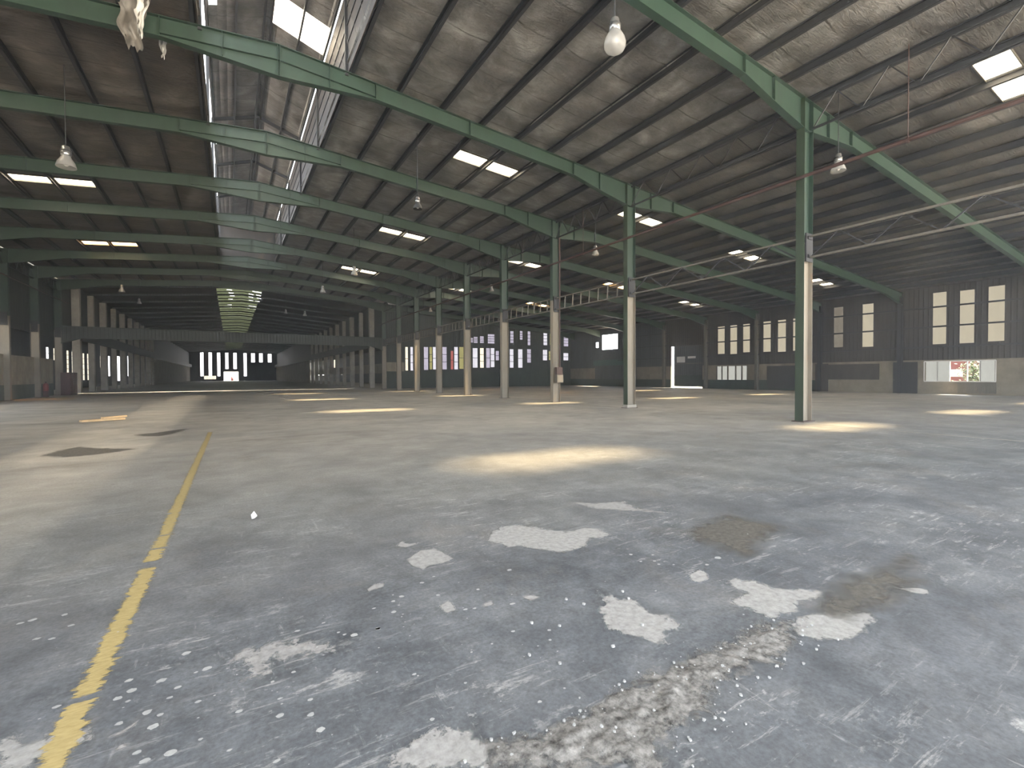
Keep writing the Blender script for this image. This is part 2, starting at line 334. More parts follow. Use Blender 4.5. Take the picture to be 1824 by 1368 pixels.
SPOTS=[(-0.477,3.101,0.023),(-0.45,2.994,0.028),(-0.5,2.954,0.023),(-0.451,2.903,0.015),(-0.331,3.012,0.029),(-0.253,2.901,0.022),(-0.28,2.828,0.019),(-0.159,2.721,0.019),(-0.24,3.235,0.03),(-0.36,2.758,0.026),(-0.304,2.707,0.018),(-0.459,2.735,0.022),(-0.322,2.631,0.027),(-0.738,3.032,0.021),(0.012,2.54,0.022),(0.299,2.342,0.02),(0.322,2.219,0.023),(0.175,2.409,0.022),(0.311,2.453,0.017),(0.185,2.538,0.015),(-0.238,2.408,0.029),(-0.359,2.482,0.02),(-0.325,2.412,0.027),(-0.027,2.296,0.015),(0.14,2.13,0.018),(0.266,2.73,0.014),(0.332,3.164,0.021),(0.487,3.179,0.017),(0.766,2.925,0.022),(-0.133,3.009,0.028),(-0.135,2.431,0.013),(0.163,2.699,0.013),(-0.181,2.999,0.014),(-1.131,4.207,0.028),(-1.182,4.192,0.025),(-1.029,3.89,0.026),(-0.95,3.843,0.024),(-0.971,4.19,0.023),(-0.894,3.986,0.022),(1.025,3.271,0.025),(0.954,3.232,0.018),(0.913,3.081,0.023),(0.812,3.201,0.018),(0.971,3.157,0.012),(1.228,3.408,0.02),(1.256,3.153,0.019),(0.765,2.928,0.022),(0.623,2.932,0.029),(0.573,2.968,0.016),(0.547,3.012,0.013),(1.346,3.466,0.014),(1.542,3.085,0.016),(1.647,2.765,0.027),(1.336,2.863,0.02),(1.396,2.844,0.018),(1.914,3.262,0.028),(1.471,2.463,0.019),(1.667,2.358,0.016),(1.61,2.268,0.013),(1.258,1.86,0.015),(1.42,1.876,0.009),(2.99,2.986,0.023),(3.056,2.777,0.022),(3.034,2.711,0.018),(3.145,2.879,0.019),(2.949,2.832,0.018),(3.13,2.641,0.014),(2.637,2.386,0.013),(3.365,2.497,0.025),(3.571,2.543,0.041),(0.771,2.02,0.014),(1.011,2.173,0.011),(1.156,2.399,0.01),(1.295,2.412,0.01),(0.811,2.377,0.016)]
# ------------------------------------------------------------------ floor
me = MB().add([(-24,-7,0),(60,-7,0),(60,224,0),(-24,224,0)], [(0,1,2,3)])
floor = struct(me, 'floor', M['floor'])
floor['label'] = 'worn grey concrete slab with dusty brown stains'
g = MB().add([(-400,-400,-0.06),(400,-400,-0.06),(400,500,-0.06),(-400,500,-0.06)], [(0,1,2,3)])
struct(g, 'ground_outside', M['outside'])

def sdist(px, py, poly):
    P = np.array(poly); Q = np.roll(P, -1, 0)
    d = np.full(px.shape, 1e9); inside = np.zeros(px.shape, bool)
    for (ax, ay), (bx, by) in zip(P, Q):
        ex, ey = bx - ax, by - ay
        t = np.clip(((px - ax) * ex + (py - ay) * ey) / (ex * ex + ey * ey + 1e-12), 0, 1)
        d = np.minimum(d, np.hypot(px - ax - t * ex, py - ay - t * ey))
        c = ((ay > py) != (by > py)) & (px < (bx - ax) * (py - ay) / (by - ay + 1e-12) + ax)
        inside ^= c
    return np.where(inside, d, -d)
def decal_mesh(name, poly, step, margin, m, z=0.002, relief=None, label=None):
    P = np.array(poly); x0, y0 = P.min(0) - margin; x1, y1 = P.max(0) + margin
    nx, ny = int((x1 - x0) / step) + 2, int((y1 - y0) / step) + 2
    gx, gy = np.meshgrid(x0 + np.arange(nx) * step, y0 + np.arange(ny) * step)
    sd = sdist(gx, gy, poly)
    keep = sd > -margin; idx = -np.ones(gx.shape, int); vs = []; sv = []; fs = []
    cell = keep[:-1,:-1] | keep[1:,:-1] | keep[:-1,1:] | keep[1:,1:]
    for j in range(ny - 1):
        for i in range(nx - 1):
            if not cell[j, i]: continue
            q = []
            for jj, ii in ((j,i),(j,i+1),(j+1,i+1),(j+1,i)):
                if idx[jj, ii] < 0:
                    idx[jj, ii] = len(vs); x, y, s = gx[jj,ii], gy[jj,ii], sd[jj,ii]
                    zz = z
                    if relief and s > -0.02:
                        k = min(1, (s + 0.02) / 0.12)
                        zz += relief * k * max(0, 0.35 + noise.fractal(Vector((x*9, y*9, 0)), 0.7, 2.1, 4))
                    vs.append((x, y, zz)); sv.append(s)
                q.append(idx[jj, ii])
            fs.append(q)
    o = part(MB().add(vs, fs), name, m, floor, True, label)
    at = o.data.attributes.new('sd', 'FLOAT', 'POINT'); at.data.foreach_set('value', sv)
    return o
for k, poly in PATCHES.items():
    decal_mesh('bare_patch', poly, 0.015, 0.09, M['paleconc' if k in 'ABCDPp' or k == 'bottom' else 'splat' if k in ('O', 'S1') else 'palebit'], 0.002 + 0.0002 * len(poly) % 0.001)
for k, poly in STAINS.items():
    decal_mesh('grit_stain', poly, 0.05, 0.5, M['stain'], 0.0035)
decal_mesh('broken_joint', RUBBLE, 0.012, 0.12, M['rubble'], 0.004, 0.018, 'band of crumbled concrete along a broken joint')
# yellow line, broken where the paint has gone
for (xa, ya), (xb, yb) in (((-0.647, 1.6), (-0.647, 3.02)), ((-0.640, 3.05), (-0.607, 4.86)), ((-0.605, 5.02), (-0.60, 5.35)), ((-0.598, 5.40), (-0.592, 5.78)), ((-0.592, 5.80), (-0.53, 15.95))):
    w = 0.052
    decal_mesh('yellow_line', [(xa-w, ya), (xa+w, ya), (xb+w, yb), (xb-w, yb)], 0.018, 0.03, M['line'], 0.003, None, 'faded yellow painted line')
sp = MB()
rs = random.Random(3)
def drop(x, y, r):
    n = 12; a0 = rs.random() * 6; el = rs.uniform(0.6, 1.0)
    sp.add([(x + r * rs.uniform(0.75, 1.15) * math.cos(a0 + 2*PI*k/n), y + el * r * rs.uniform(0.75, 1.15) * math.sin(a0 + 2*PI*k/n), 0.0045) for k in range(n)], [tuple(range(n))])
for x, y, r in SPOTS: drop(x, y, r * 0.8)
for _ in range(90):
    x = rs.gauss(0.4, 1.0); y = rs.gauss(2.9, 0.5)
    drop(x, y, rs.choice([0.003, 0.004, 0.006]))
for _ in range(60):
    x = rs.uniform(-5, 8); y = rs.uniform(1.5, 9)
    drop(x, y, rs.choice([0.003, 0.005, 0.008]))
o = part(sp, 'paint_drips', M['spot'], floor); o['kind'] = 'stuff'
# seam of the slab under the column row
part(MB().box(XC - 0.75, XC - 0.70, 0, YE, 0.001, 0.004), 'slab_seam', M['conc'], floor)
# loose crumbs
cr = MB(); rs = random.Random(11)
def pebble(mb, x, y, r):
    vs = []
    for a in (-1, 1):
        for k in range(5):
            t = 2*PI*k/5 + rs.random()*0.6
            vs.append((x + r*rs.uniform(0.6,1.1)*math.cos(t), y + r*rs.uniform(0.6,1.1)*math.sin(t), r*0.45*(1+a) + 0.003))
    mb.add(vs, [(4,3,2,1,0),(5,6,7,8,9)] + [(k,(k+1)%5,(k+1)%5+5,k+5) for k in range(5)])
for x, y in RUBBLE:
    for _ in range(8): pebble(cr, x + rs.gauss(0, 0.10), y + rs.gauss(-0.06, 0.07), rs.choice([0.003,0.004,0.006,0.009]))
for x, y in [(1.88,2.02),(1.42,2.2),(2.0,2.62),(2.06,2.5),(1.62,2.48),(1.75,2.36),(1.52,2.05),(2.42,2.5),(2.38,2.4),(2.2,2.1)]: pebble(cr, x, y, 0.012)
o = struct(cr, 'concrete_crumbs', M['spot']); tag(o, 'pale concrete crumbs scattered along the broken floor joint', 'debris', None, 'stuff')

# ------------------------------------------------------------------ roof over the steel bays
RL = [XA - 2.27 - 1.64 * k for k in range(8)]            # purlin lines, left slope
RR = [XA + 2.27 + 1.64 * k for k in range(26)]           # purlin lines, right slope to the outer wall
Y0, Y1 = -6.0, 60.0
ROWS = [(4.25, 5.05), (19.02, 19.85), (31.4, 32.3), (44.2, 45.2)]
PAIRS = {'nave right': (3, 4, 5), 'aisle near': (9, 10, 11), 'aisle middle': (15, 16, 17), 'aisle far': (21, 22, 23)}
holes = []; lights = []
def add_light(where, xs, y0, y1): 
    lights.append((where, xs, y0, y1))
    for a, b in xs: holes.append((a, b, y0, y1))
for y0, y1 in ROWS:
    for nm, (i, j, k) in PAIRS.items():
        if nm == 'aisle far' and y0 > 40: continue
        add_light(nm, [(RR[i] + 0.06, RR[j] - 0.04), (RR[j] + 0.06, RR[k] - 0.04)], y0, y1)
    if y0 > 6: add_light('nave left', [(RL[5] + 0.06, RL[4] - 0.04), (RL[4] + 0.06, RL[3] - 0.04)], y0, y1)
OX0, OX1 = -0.62, 3.45                                      # roof monitor opening
def sheet(x0, x1, y0, y1, zf, holes, xs, ys, sag=0.085, nx=4, ny=8):
    xb = sorted({x0, x1, *[x for x in xs if x0 < x < x1], *[h[0] for h in holes if x0 < h[0] < x1], *[h[1] for h in holes if x0 < h[1] < x1]})
    yb = sorted({y0, y1, *[y for y in ys if y0 < y < y1], *[h[2] for h in holes if y0 < h[2] < y1], *[h[3] for h in holes if y0 < h[3] < y1]})
    mb = MB()
    for xa, xc in zip(xb, xb[1:]):
        if xc - xa < 1e-4: continue
        for ya, yc in zip(yb, yb[1:]):
            mx, my = (xa + xc) / 2, (ya + yc) / 2
            if any(h[0] < mx < h[1] and h[2] < my < h[3] for h in holes): continue
            n = max(1, min(ny, int((yc - ya) / 0.7)))
            vs = []
            for j in range(n + 1):
                for i in range(nx + 1):
                    x = xa + (xc - xa) * i / nx; y = ya + (yc - ya) * j / n
                    e = math.sin(PI * i / nx) * min(1.0, math.sin(PI * j / n) * 1.6) if n > 1 else 0
                    z = zf(x) - e * (sag + 0.035 * noise.noise(Vector((x * 1.3, y * 0.9, 0))))
                    vs.append((x, y, z))
            mb.add(vs, [(j*(nx+1)+i, j*(nx+1)+i+1, (j+1)*(nx+1)+i+1, (j+1)*(nx+1)+i) for j in range(n) for i in range(nx)])
    return mb
zs = lambda x: rz(x) + SH
ys = [FY(i) for i in range(1, 10)] + [0.5]
o = struct(sheet(OX1, RR[8], Y0, Y1, zs, holes, RR, ys), 'ceiling', M['foil'], None, True); o['label'] = 'sagging foil insulation under the right roof slope'
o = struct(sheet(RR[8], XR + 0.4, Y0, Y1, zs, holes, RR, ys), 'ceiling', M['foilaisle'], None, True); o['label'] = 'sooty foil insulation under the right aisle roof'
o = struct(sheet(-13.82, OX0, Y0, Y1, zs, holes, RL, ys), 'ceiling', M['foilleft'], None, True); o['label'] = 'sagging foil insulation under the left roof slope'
o = struct(sheet(OX0, OX1, 46.6, Y1, zs, [], [XA], ys), 'ceiling', M['foil'], None, True); o['label'] = 'foil insulation closing the ridge beyond the roof monitor'
for where, xs, y0, y1 in lights:
    cx = (xs[0][0] + xs[1][1]) / 2
    row = ['nearest the camera', 'in the second lit bay', 'in the third lit bay', 'in the fourth lit bay'][[r[0] for r in ROWS].index(y0)]
    side = {'nave right': 'main right slope', 'nave left': 'main left slope', 'aisle near': 'aisle roof beside the columns', 'aisle middle': 'aisle roof halfway out', 'aisle far': 'aisle roof near the outer wall'}[where]
    t = thing('skylight', (cx, (y0 + y1) / 2, zs(cx)), 'rooflight pair in the %s, %s' % (side, row), 'skylight', 'rooflights in the roof slopes')
    amber = (where == 'nave left' and y0 > 40) or (where == 'aisle middle' and y0 > 30)
    for a, b in xs:
        z = [zs(a), zs(b)]
        mb = MB().add([(a,y0,z[0]),(b,y0,z[1]),(b,y1,z[1]),(a,y1,z[0]),(a,y0,z[0]+.006),(b,y0,z[1]+.006),(b,y1,z[1]+.006),(a,y1,z[0]+.006)],
                      [(0,3,2,1),(4,5,6,7),(0,1,5,4),(1,2,6,5),(2,3,7,6),(3,0,4,7)])
        part(mb, 'pane', M['amberpane' if amber else 'pane'], t)
        f = MB()
        for p, q in (((a,y0),(b,y0)),((b,y0),(b,y1)),((b,y1),(a,y1)),((a,y1),(a,y0))):
            f.bar((p[0],p[1],zs(p[0])-.03),(q[0],q[1],zs(q[0])-.03), 0.025, 0.09)
        part(f, 'frame', M['board'] if amber else M['galv'], t)

def purlin(x, y0, y1, label, group):
    z = rz(x); s = 1 if x < XA else -1
    mb = MB()
    mb.box(x - .006, x + .006, y0, y1, z, z + 0.26)                      # web
    mb.box(x, x + s * .10, y0, y1, z, z + .008)                        # flanges and lips of a C section
    mb.box(x, x + s * .10, y0, y1, z + .252, z + .26)
    mb.box(x + s * .094, x + s * .10, y0, y1, z, z + .035); mb.box(x + s * .094, x + s * .10, y0, y1, z + .225, z + .26)
    o = struct(mb, 'roof_purlin', M['purlin']); del o['kind']
    tag(o, label, 'purlin', group)
for k, x in enumerate(RR):
    where = 'main bay, right slope' if x < 16 else 'right aisle'
    purlin(x, Y0, Y1, 'dark steel purlin, %s to the right of the roof monitor' % ORD[k], 'roof purlins right of the monitor')
for k, x in enumerate(RL):
    purlin(x, Y0, Y1, 'dark steel purlin, %s to the left of the roof monitor' % ORD[k], 'roof purlins left of the monitor')

# ------------------------------------------------------------------ portal rafters
def web_strip(xs, ztop, zbot, y, th, slopes=None):
    mb = MB()
    for a, b in zip(xs, xs[1:]):
        mb.add([(a,y-th,zbot(a)),(b,y-th,zbot(b)),(b,y-th,ztop(b)),(a,y-th,ztop(a)),(a,y+th,zbot(a)),(b,y+th,zbot(b)),(b,y+th,ztop(b)),(a,y+th,ztop(a))],
               [(0,1,2,3),(7,6,5,4),(0,4,5,1),(3,2,6,7),(0,3,7,4),(1,5,6,2)])
    return mb
def depth(x):
    d = DEP
    h = 3.0 - abs(x - XA)
    if h > 0: d = DEP - 0.10 + 0.52 * h / 3.0
    h = 3.4 - abs(x - XC) if x < XC else 3.0 - abs(x - XC)
    if h > 0: d = DEP + 0.5 * h / 3.2
    h = 3.4 - abs(x - XL)
    if h > 0: d = DEP + 0.5 * h / 3.4
    if x > 43.4: d = DEP + 0.4 * (x - 43.4) / 3
    return d
XS = [XL - .26, XL + 1.2, XL + 3.4, -5.0, XA - 3, XA, XA + 3, 8.0, XC - 3.4, XC - 1.5, XC, XC + 1.5, XC + 3, 26, 34, 43.4, XR]
for i in range(1, 10):
    y = FY(i)
    t = thing('roof_rafter', (XA, y, APEX), 'green steel roof rafter spanning the whole width, %s from the camera' % ORD[i-1], 'rafter', 'green portal rafters')
    part(web_strip(XS, rz, lambda x: rz(x) - depth(x), y, 0.006), 'web', M['green'], t)
    part(web_strip(XS, rz, lambda x: rz(x) - 0.016, y, 0.11), 'top_flange', M['green'], t)
    part(web_strip(XS, lambda x: rz(x) - depth(x) + 0.018, lambda x: rz(x) - depth(x), y, 0.11), 'bottom_flange', M['green'], t)
    xs2 = [x for x in XS if XA - 3.01 <= x <= XA + 3.01]
    part(web_strip(xs2, lambda x: rz(x) - DEP + 0.11, lambda x: rz(x) - DEP + 0.095, y, 0.09), 'middle_flange', M['green'], t)
    for x in (XA - 3, XA - 1.5, XA - .03, XA + .03, XA + 1.5, XA + 3, XC - 3.4, XC - 1.9, XC + 1.4, XC + 3, 8.0, -7.5):
        part(MB().box(x - .006, x + .006, y - .10, y + .10, rz(x) - depth(x) + .015, rz(x) - .012), 'stiffener', M['green'], t)

# ------------------------------------------------------------------ steel columns
def column(x, i, side):
    y = FY(i); top = rz(x) - DEP - .45; zb = 5.95
    t = thing('steel_column', (x, y, 0), '', 'column', 'steel columns of the %s row' % side)
    fw, d = 0.135, 0.25
    def hsec(z0, z1, parts):
        mb = MB()
        if 'w' in parts: mb.box(x - d, x + d, y - .008, y + .008, z0, z1)
        if 'l' in parts: mb.box(x - d - .012, x - d, y - fw, y + fw, z0, z1)
        if 'r' in parts: mb.box(x + d, x + d + .012, y - fw, y + fw, z0, z1)
        return mb
    up = 'wr' if side == 'right' and i in (1, 2) else 'wlr'
    part(hsec(zb, rz(x) - .02, up), 'upper_shaft', M['green'], t, label='green painted upper shaft')
    low = M['beige']
    if side == 'right' and i in (1, 2):
        part(hsec(0.02, zb, 'wr'), 'lower_shaft', low, t, label='grimy cream painted lower shaft')
        part(hsec(0.02, rz(x) - .02, 'l'), 'flange', M['moss'], t, label='dark mossy green flange')
    else:
        part(hsec(0.02, zb, 'wlr'), 'lower_shaft', low, t, label='grimy cream painted lower shaft')
    part(MB().box(x - d - .1, x + d + .1, y - .2, y + .2, 0.0, 0.022), 'base_plate', M['rust'], t)
    # bracket that carries the cable girder
    b = MB().box(x - .2, x + .2, y - .17, y - .13, 5.28, 6.2).box(x - .12, x + .12, y - .2, y - .17, 5.4, 5.5).box(x - .12, x + .12, y - .2, y - .17, 6.0, 6.1)
    part(b, 'girder_bracket', M['purlin'], t)
    return t
names = ['nearest the camera, cream shaft with a mossy green flange', 'second from the camera, with a chipped bare base', 'third from the camera, with the wall box on it', 'fourth from the camera, grey cream shaft', 'fifth from the camera, warm lit by the sun', 'sixth from the camera, in shade', 'seventh from the camera, warm lit by the sun', 'eighth from the camera', 'last before the pale concrete columns']
for i in range(1, 10):
    t = column(XC, i, 'right'); t['label'] = 'steel column of the right row, ' + names[i-1]
    if i == 2: part(MB().box(XC - .3, XC + .3, FY(2) - .16, FY(2) + .16, 0.0, 0.16), 'concrete_footing', M['conc'], t)
for i in (6, 7, 8, 9):
    t = column(XL, i, 'left'); t['label'] = 'steel column of the left row, ' + ['just outside the left edge', 'at the left edge of the view', 'between the cream wall panels', 'behind the dark red cabinet'][i-6]
# box and conduit on the third column
y3 = FY(3)
t = thing('wall_box', (XC, y3, 1.2), 'small rusty electrical box on the third right column', 'electrical box')
part(MB().box(XC - .2, XC + .26, y3 - .42, y3 - .17, 1.15, 1.62), 'cabinet', M['galv'], t)
part(MB().box(XC - .17, XC + .23, y3 - .435, y3 - .42, 1.18, 1.59), 'door', M['beige'], t)
part(MB().box(XC - .16, XC + .24, y3 - .38, y3 - .17, 1.62, 2.05), 'switch_housing', M['rust'], t)
o = struct(MB().tube((XC + .13, y3 - .27, 2.05), (XC + .13, y3 - .27, 5.9), .035).tube((XC + .13, y3 - .27, 5.9), (XC + .13, y3 - .27, 9.6), .045), 'conduit', M['rust']); del o['kind']
tag(o, 'reddish vertical conduit on the third right column', 'pipe')

# ------------------------------------------------------------------ girders and pipes along the column rows
def girder(x, ya, yb, z0, z1, n, ladder, mat, label, group, webmat=None, th=0.045):
    t = thing('lattice_girder', (x, ya, z0), label, 'girder', group)
    part(MB().bar((x, ya, z1), (x, yb, z1), .07, .06), 'top_chord', mat, t)
    part(MB().bar((x, ya, z0), (x, yb, z0), .07, .06), 'bottom_chord', mat, t)
    L = (yb - ya) / n
    for k in range(n):
        a, b = ya + k * L, ya + (k + 1) * L
        if ladder:
            if k: part(MB().bar((x, a, z0), (x, a - .05, z1), th), 'rung', webmat or mat, t)
        else:
            part(MB().bar((x, a, z0 if k % 2 == 0 else z1), (x, b, z1 if k % 2 == 0 else z0), th), 'web_bar', webmat or mat, t)
for i in range(1, 9):
    ya, yb = FY(i), FY(i + 1)
    nm = 'between the %s and %s right columns' % (ORD[i-1], ORD[i])
    girder(XC, ya + .14, yb - .205, 5.42, 6.10, 8, i > 1, M['galv'], 'ladder-like steel girder hung low ' + nm, 'low girders along the right column row', M['galv'] if i > 1 else M['purlin'])
    girder(XC, ya + .14, yb - .14, 9.58, 10.48, 10, False, M['purlin'], 'dark lattice girder under the roof ' + nm, 'lattice girders along the right column row', None, 0.03)
girder(XC, 0.0, FY(1) - .205, 5.42, 6.10, 10, False, M['galv'], 'low zigzag girder running from the nearest right column out of view', 'low girders along the right column row', M['purlin'], 0.035)
girder(XC, 0.0, FY(1) - .25, 9.58, 10.48, 12, False, M['purlin'], 'dark lattice girder running from the nearest right column top out of view', 'lattice girders along the right column row', None, 0.03)
for i in range(6, 9):
    ya, yb = FY(i), FY(i + 1)
    girder(XL, ya + .14, yb - .14, 9.6, 10.4, 10, False, M['purlin'], 'dark lattice girder of the left column row, bay %s from the far end' % ORD[8-i], 'lattice girders along the left column row', None, 0.03)
t = thing('fire_main_pipe', (XC - .35, 0, 8.0), 'long rusty red pipe running along the right column row', 'pipe')
part(MB().tube((XC - .35, 0, 8.0), (XC - .35, 60, 8.0), .055, None, 10), 'pipe_run', M['rust'], t)
for y in [5.6] + [FY(i) + 3 for i in range(2, 9)]:
    hr = part(MB().tube((XC - .35, y, 8.05), (XC - .35, y, rz(XC)), .012, None, 6), 'hanger_rod', M['rust'], t)
    part(MB().tube((XC - .35, y - .03, 8.0), (XC - .35, y + .03, 8.0), .075, None, 12), 'clamp', M['rust'], hr)
o = struct(MB().tube((XL + .42, 40, 8.6), (XL + .42, 60, 8.6), .05, None, 8), 'service_pipe', M['rust']); del o['kind']
tag(o, 'thin pipe running along the left column row below the roof', 'pipe')

# ------------------------------------------------------------------ roof monitor on the ridge
t = thing('roof_monitor', (XA, 20, APEX), 'raised ridge vent with its own small gabled roof', 'roof vent')
EZ, RZ2 = 14.75, 15.45
mz = lambda x: RZ2 - abs(x - XA) * (RZ2 - EZ) / 2.0
MY0, MY1 = -6.0, 46.6
holeR = [(1.75, 3.3, 3.4, 5.4), (1.55, 3.42, 19.0, 20.7)]
holeL = [(-0.55, 0.05, 30.2, 31.6), (-0.5, -0.25, 17.0, 20.0)]
fy = [FY(i) for i in range(1, 8)]
part(sheet(XA, 3.5, MY0, MY1, mz, holeR, [2.45], fy, 0.04), 'right_roof_sheet', M['foil'], t, True)
part(sheet(-0.65, XA, MY0, MY1, mz, holeL, [0.35], fy, 0.06), 'left_roof_sheet', M['foil'], t, True)
for a, c, y0, y1 in holeR:
    part(MB().add([(a,y0,mz(a)),(c,y0,mz(c)),(c,y1,mz(c)),(a,y1,mz(a)),(a,y0,mz(a)+.006),(c,y0,mz(c)+.006),(c,y1,mz(c)+.006),(a,y1,mz(a)+.006)], [(0,3,2,1),(4,5,6,7),(0,1,5,4),(1,2,6,5),(2,3,7,6),(3,0,4,7)]), 'rooflight_sheet', M['milkpane'], t)
part(MB().box(3.50, 3.53, MY0, MY1, rz(3.5), EZ - .18), 'right_wall', M['dkbrown'], t)
part(MB().box(-0.70, -0.67, MY0, MY1, rz(-.7), rz(-.7) + .55), 'left_wall', M['dkbrown'], t)
part(MB().add([(-0.7,MY1,rz(-.7)),(3.53,MY1,rz(3.5)),(3.53,MY1,EZ),(XA,MY1,RZ2),(-.7,MY1,EZ),(-0.7,MY1+.04,rz(-.7)),(3.53,MY1+.04,rz(3.5)),(3.53,MY1+.04,EZ),(XA,MY1+.04,RZ2),(-.7,MY1+.04,EZ)],
   [(0,1,2,3,4),(9,8,7,6,5),(0,5,6,1),(1,6,7,2),(2,7,8,3),(3,8,9,4),(4,9,5,0)]), 'end_wall', M['dkbrown'], t)
for y in [FY(1) - 6] + [FY(i) for i in range(1, 8)]:
    for p, q in (((-.66, EZ - .1), (XA, RZ2 - .1)), ((XA, RZ2 - .1), (3.48, EZ - .1))):
        part(MB().bar((p[0], y, p[1]), (q[0], y, q[1]), .08, .16), 'rafter', M['purlin'], t)
    for x in (-.64, 3.46): part(MB().bar((x, y, rz(x) - .1), (x, y, EZ), .1, .1), 'post', M['purlin'], t)
for x in (XA - .12, XA + .12, 0.35, 2.5, -.6, 3.42):
    part(MB().box(x - .035, x + .035, MY0, MY1, mz(x) - .17, mz(x) - .02), 'purlin', M['purlin'], t)
for k in range(4):
    part(MB().box(3.47, 3.50, MY0, MY1, rz(3.5) + .35 + k * .6, rz(3.5) + .41 + k * .6), 'side_rail', M['purlin'], t)
rs = random.Random(5)
for k in range(7):                                       # loose wires on the right side wall
    y = 14 + k * .9; part(MB().tube((3.44, y, 12.0), (3.40, y + rs.uniform(.4, 1.8), 14.3), .008, None, 5), 'loose_wire', M['galv'], t)
# torn insulation hanging off the second rafter
def rag(cx, cy, z0, w, h, seed):
    n, m = 9, 16; vs = []
    for j in range(m + 1):
        v = j / m; ww = w * (1 - .55 * v + .25 * noise.noise(Vector((v * 4, seed, 0))))
        for i in range(n + 1):
            u = i / n - .5
            vs.append((cx + u * ww + .12 * noise.noise(Vector((v * 3, seed + 9, 1))), cy + .16 * noise.noise(Vector((u * 4, v * 5, seed))) + .05 * math.sin(u * 9 + v * 7), z0 - v * h * (1 + .25 * noise.noise(Vector((u * 5, 3, seed))))))
    return MB().add(vs, [(j*(n+1)+i, j*(n+1)+i+1, (j+1)*(n+1)+i+1, (j+1)*(n+1)+i) for j in range(m) for i in range(n)])
t = thing('torn_insulation', (-2.0, FY(2) - .3, 11.6), 'torn foil insulation hanging in rags over the second rafter', 'torn insulation')
part(rag(-2.15, FY(2) - .28, 11.9, .75, 1.55, 1.3), 'hanging_rag', M['grimyfoil'], t, True)
part(rag(-1.95, FY(2) - .36, 11.8, .28, 1.0, 4.7), 'foil_strip', M['white'], t, True, 'bright foil strip')
part(rag(-1.6, FY(2) + .7, 11.75, .22, .8, 8.1), 'foil_strip', M['white'], t, True, 'bright foil strip')

# ------------------------------------------------------------------ lamps
LAMPS = [('nearest the camera with a clear rounded bowl', 6.93, 7.37, 8.45, .225, 0), ('over the left side before the first left rooflight', -4.41, 20.22, 8.35, .26, 1), ('beside the nearest right column', 17.05, 7.78, 8.23, .22, 1),
         ('seen from below under the third rafter', 6.69, 18.69, 8.5, .19, 2), ('right of the third right column', 17.3, 19.95, 8.25, .2, 1), ('before the third right rooflight', 7.21, 32.66, 8.46, .22, 1),
         ('right of the fifth right column', 17.2, 31.8, 8.1, .2, 1), ('right of the seventh right column', 17.3, 44.9, 8.1, .2, 1), ('in the middle distance right of the ridge', 6.56, 41.17, 8.51, .22, 1),
         ('in the distance near the left column row', -7.14, 46.67, 8.22, .22, 1), ('farther off near the left column row', -6.97, 53.44, 8.23, .18, 1), ('in the distance right of the ridge', 7.24, 57.53, 8.45, .22, 1), ('farthest right of the ridge', 5.32, 57.83, 8.62, .18, 1)]
for nm, x, y, z, r, kind in LAMPS:
    t = thing('high_bay_lamp', (x, y, z), 'high bay lamp on a long rod, ' + nm, 'lamp', 'high bay lamps under the roof')
    part(MB().tube((x, y, z + r * 2.2), (x, y, rz(x) + .1), .014, None, 8), 'rod', M['purlin'], t)
    hs = part(MB().lathe([(0.0, r*2.25), (r*.36, r*2.25), (r*.42, r*2.1), (r*.42, r*1.8), (r*.52, r*1.75), (r*.52, r*1.2), (r*.46, r*1.1), (0, r*1.1)], (x, y, z), 20), 'ballast_housing', M['alu'], t, True)
    part(MB().lathe([(r*.53, r*1.72), (r*.55, r*1.68), (r*.55, r*1.6), (r*.53, r*1.56)], (x, y, z), 20), 'band', M['black'], hs)
    if kind == 0:
        prof = [(r*.46, r*1.12), (r*.62, r*.95), (r*.9, r*.45), (r, 0), (r*.97, -r*.3), (r*.82, -r*.58), (r*.5, -r*.8), (r*.2, -r*.88), (0, -r*.9)]
    else:
        prof = [(r*.42, r*1.15), (r*.55, r*.8), (r*.85, r*.3), (r, -.25*r), (r*.98, -r*.3), (r*.82, r*.28), (r*.5, r*.75), (r*.38, r*1.1)]
    bw = part(MB().lathe(prof, (x, y, z), 28), 'bowl' if kind == 0 else 'reflector', M['glass'] if kind != 2 else M['black'], t, True)
    part(MB().lathe([(0, r*.75), (r*.16, r*.7), (r*.3, r*.3), (r*.28, 0), (r*.12, -.15*r), (0, -.18*r)], (x, y, z), 14), 'bulb', M['white'], bw, True)

# ------------------------------------------------------------------ walls
def wall_boxes(axis, c0, c1, a0, a1, z0, z1, holes):
    """slab between c0 and c1 across the axis, along a0..a1, z0..z1, less the rectangular holes (a, b, z, Z)"""
    ab = sorted({a0, a1, *[min(max(h[k], a0), a1) for h in holes for k in (0, 1)]})
    zb = sorted({z0, z1, *[min(max(h[k], z0), z1) for h in holes for k in (2, 3)]})
    mb = MB()
    for z, Z in zip(zb, zb[1:]):
        run = None
        for a, b in list(zip(ab, ab[1:])) + [(None, None)]:
            solid = a is not None and not any(h[0] < (a + b) / 2 < h[1] and h[2] < (z + Z) / 2 < h[3] for h in holes)
            if solid: run = (run[0], b) if run else (a, b)
            elif run:
                if axis == 'X': mb.box(c0, c1, run[0], run[1], z, Z)
                else: mb.box(run[0], run[1], c0, c1, z, Z)
                run = None
    return mb
NW = [0]
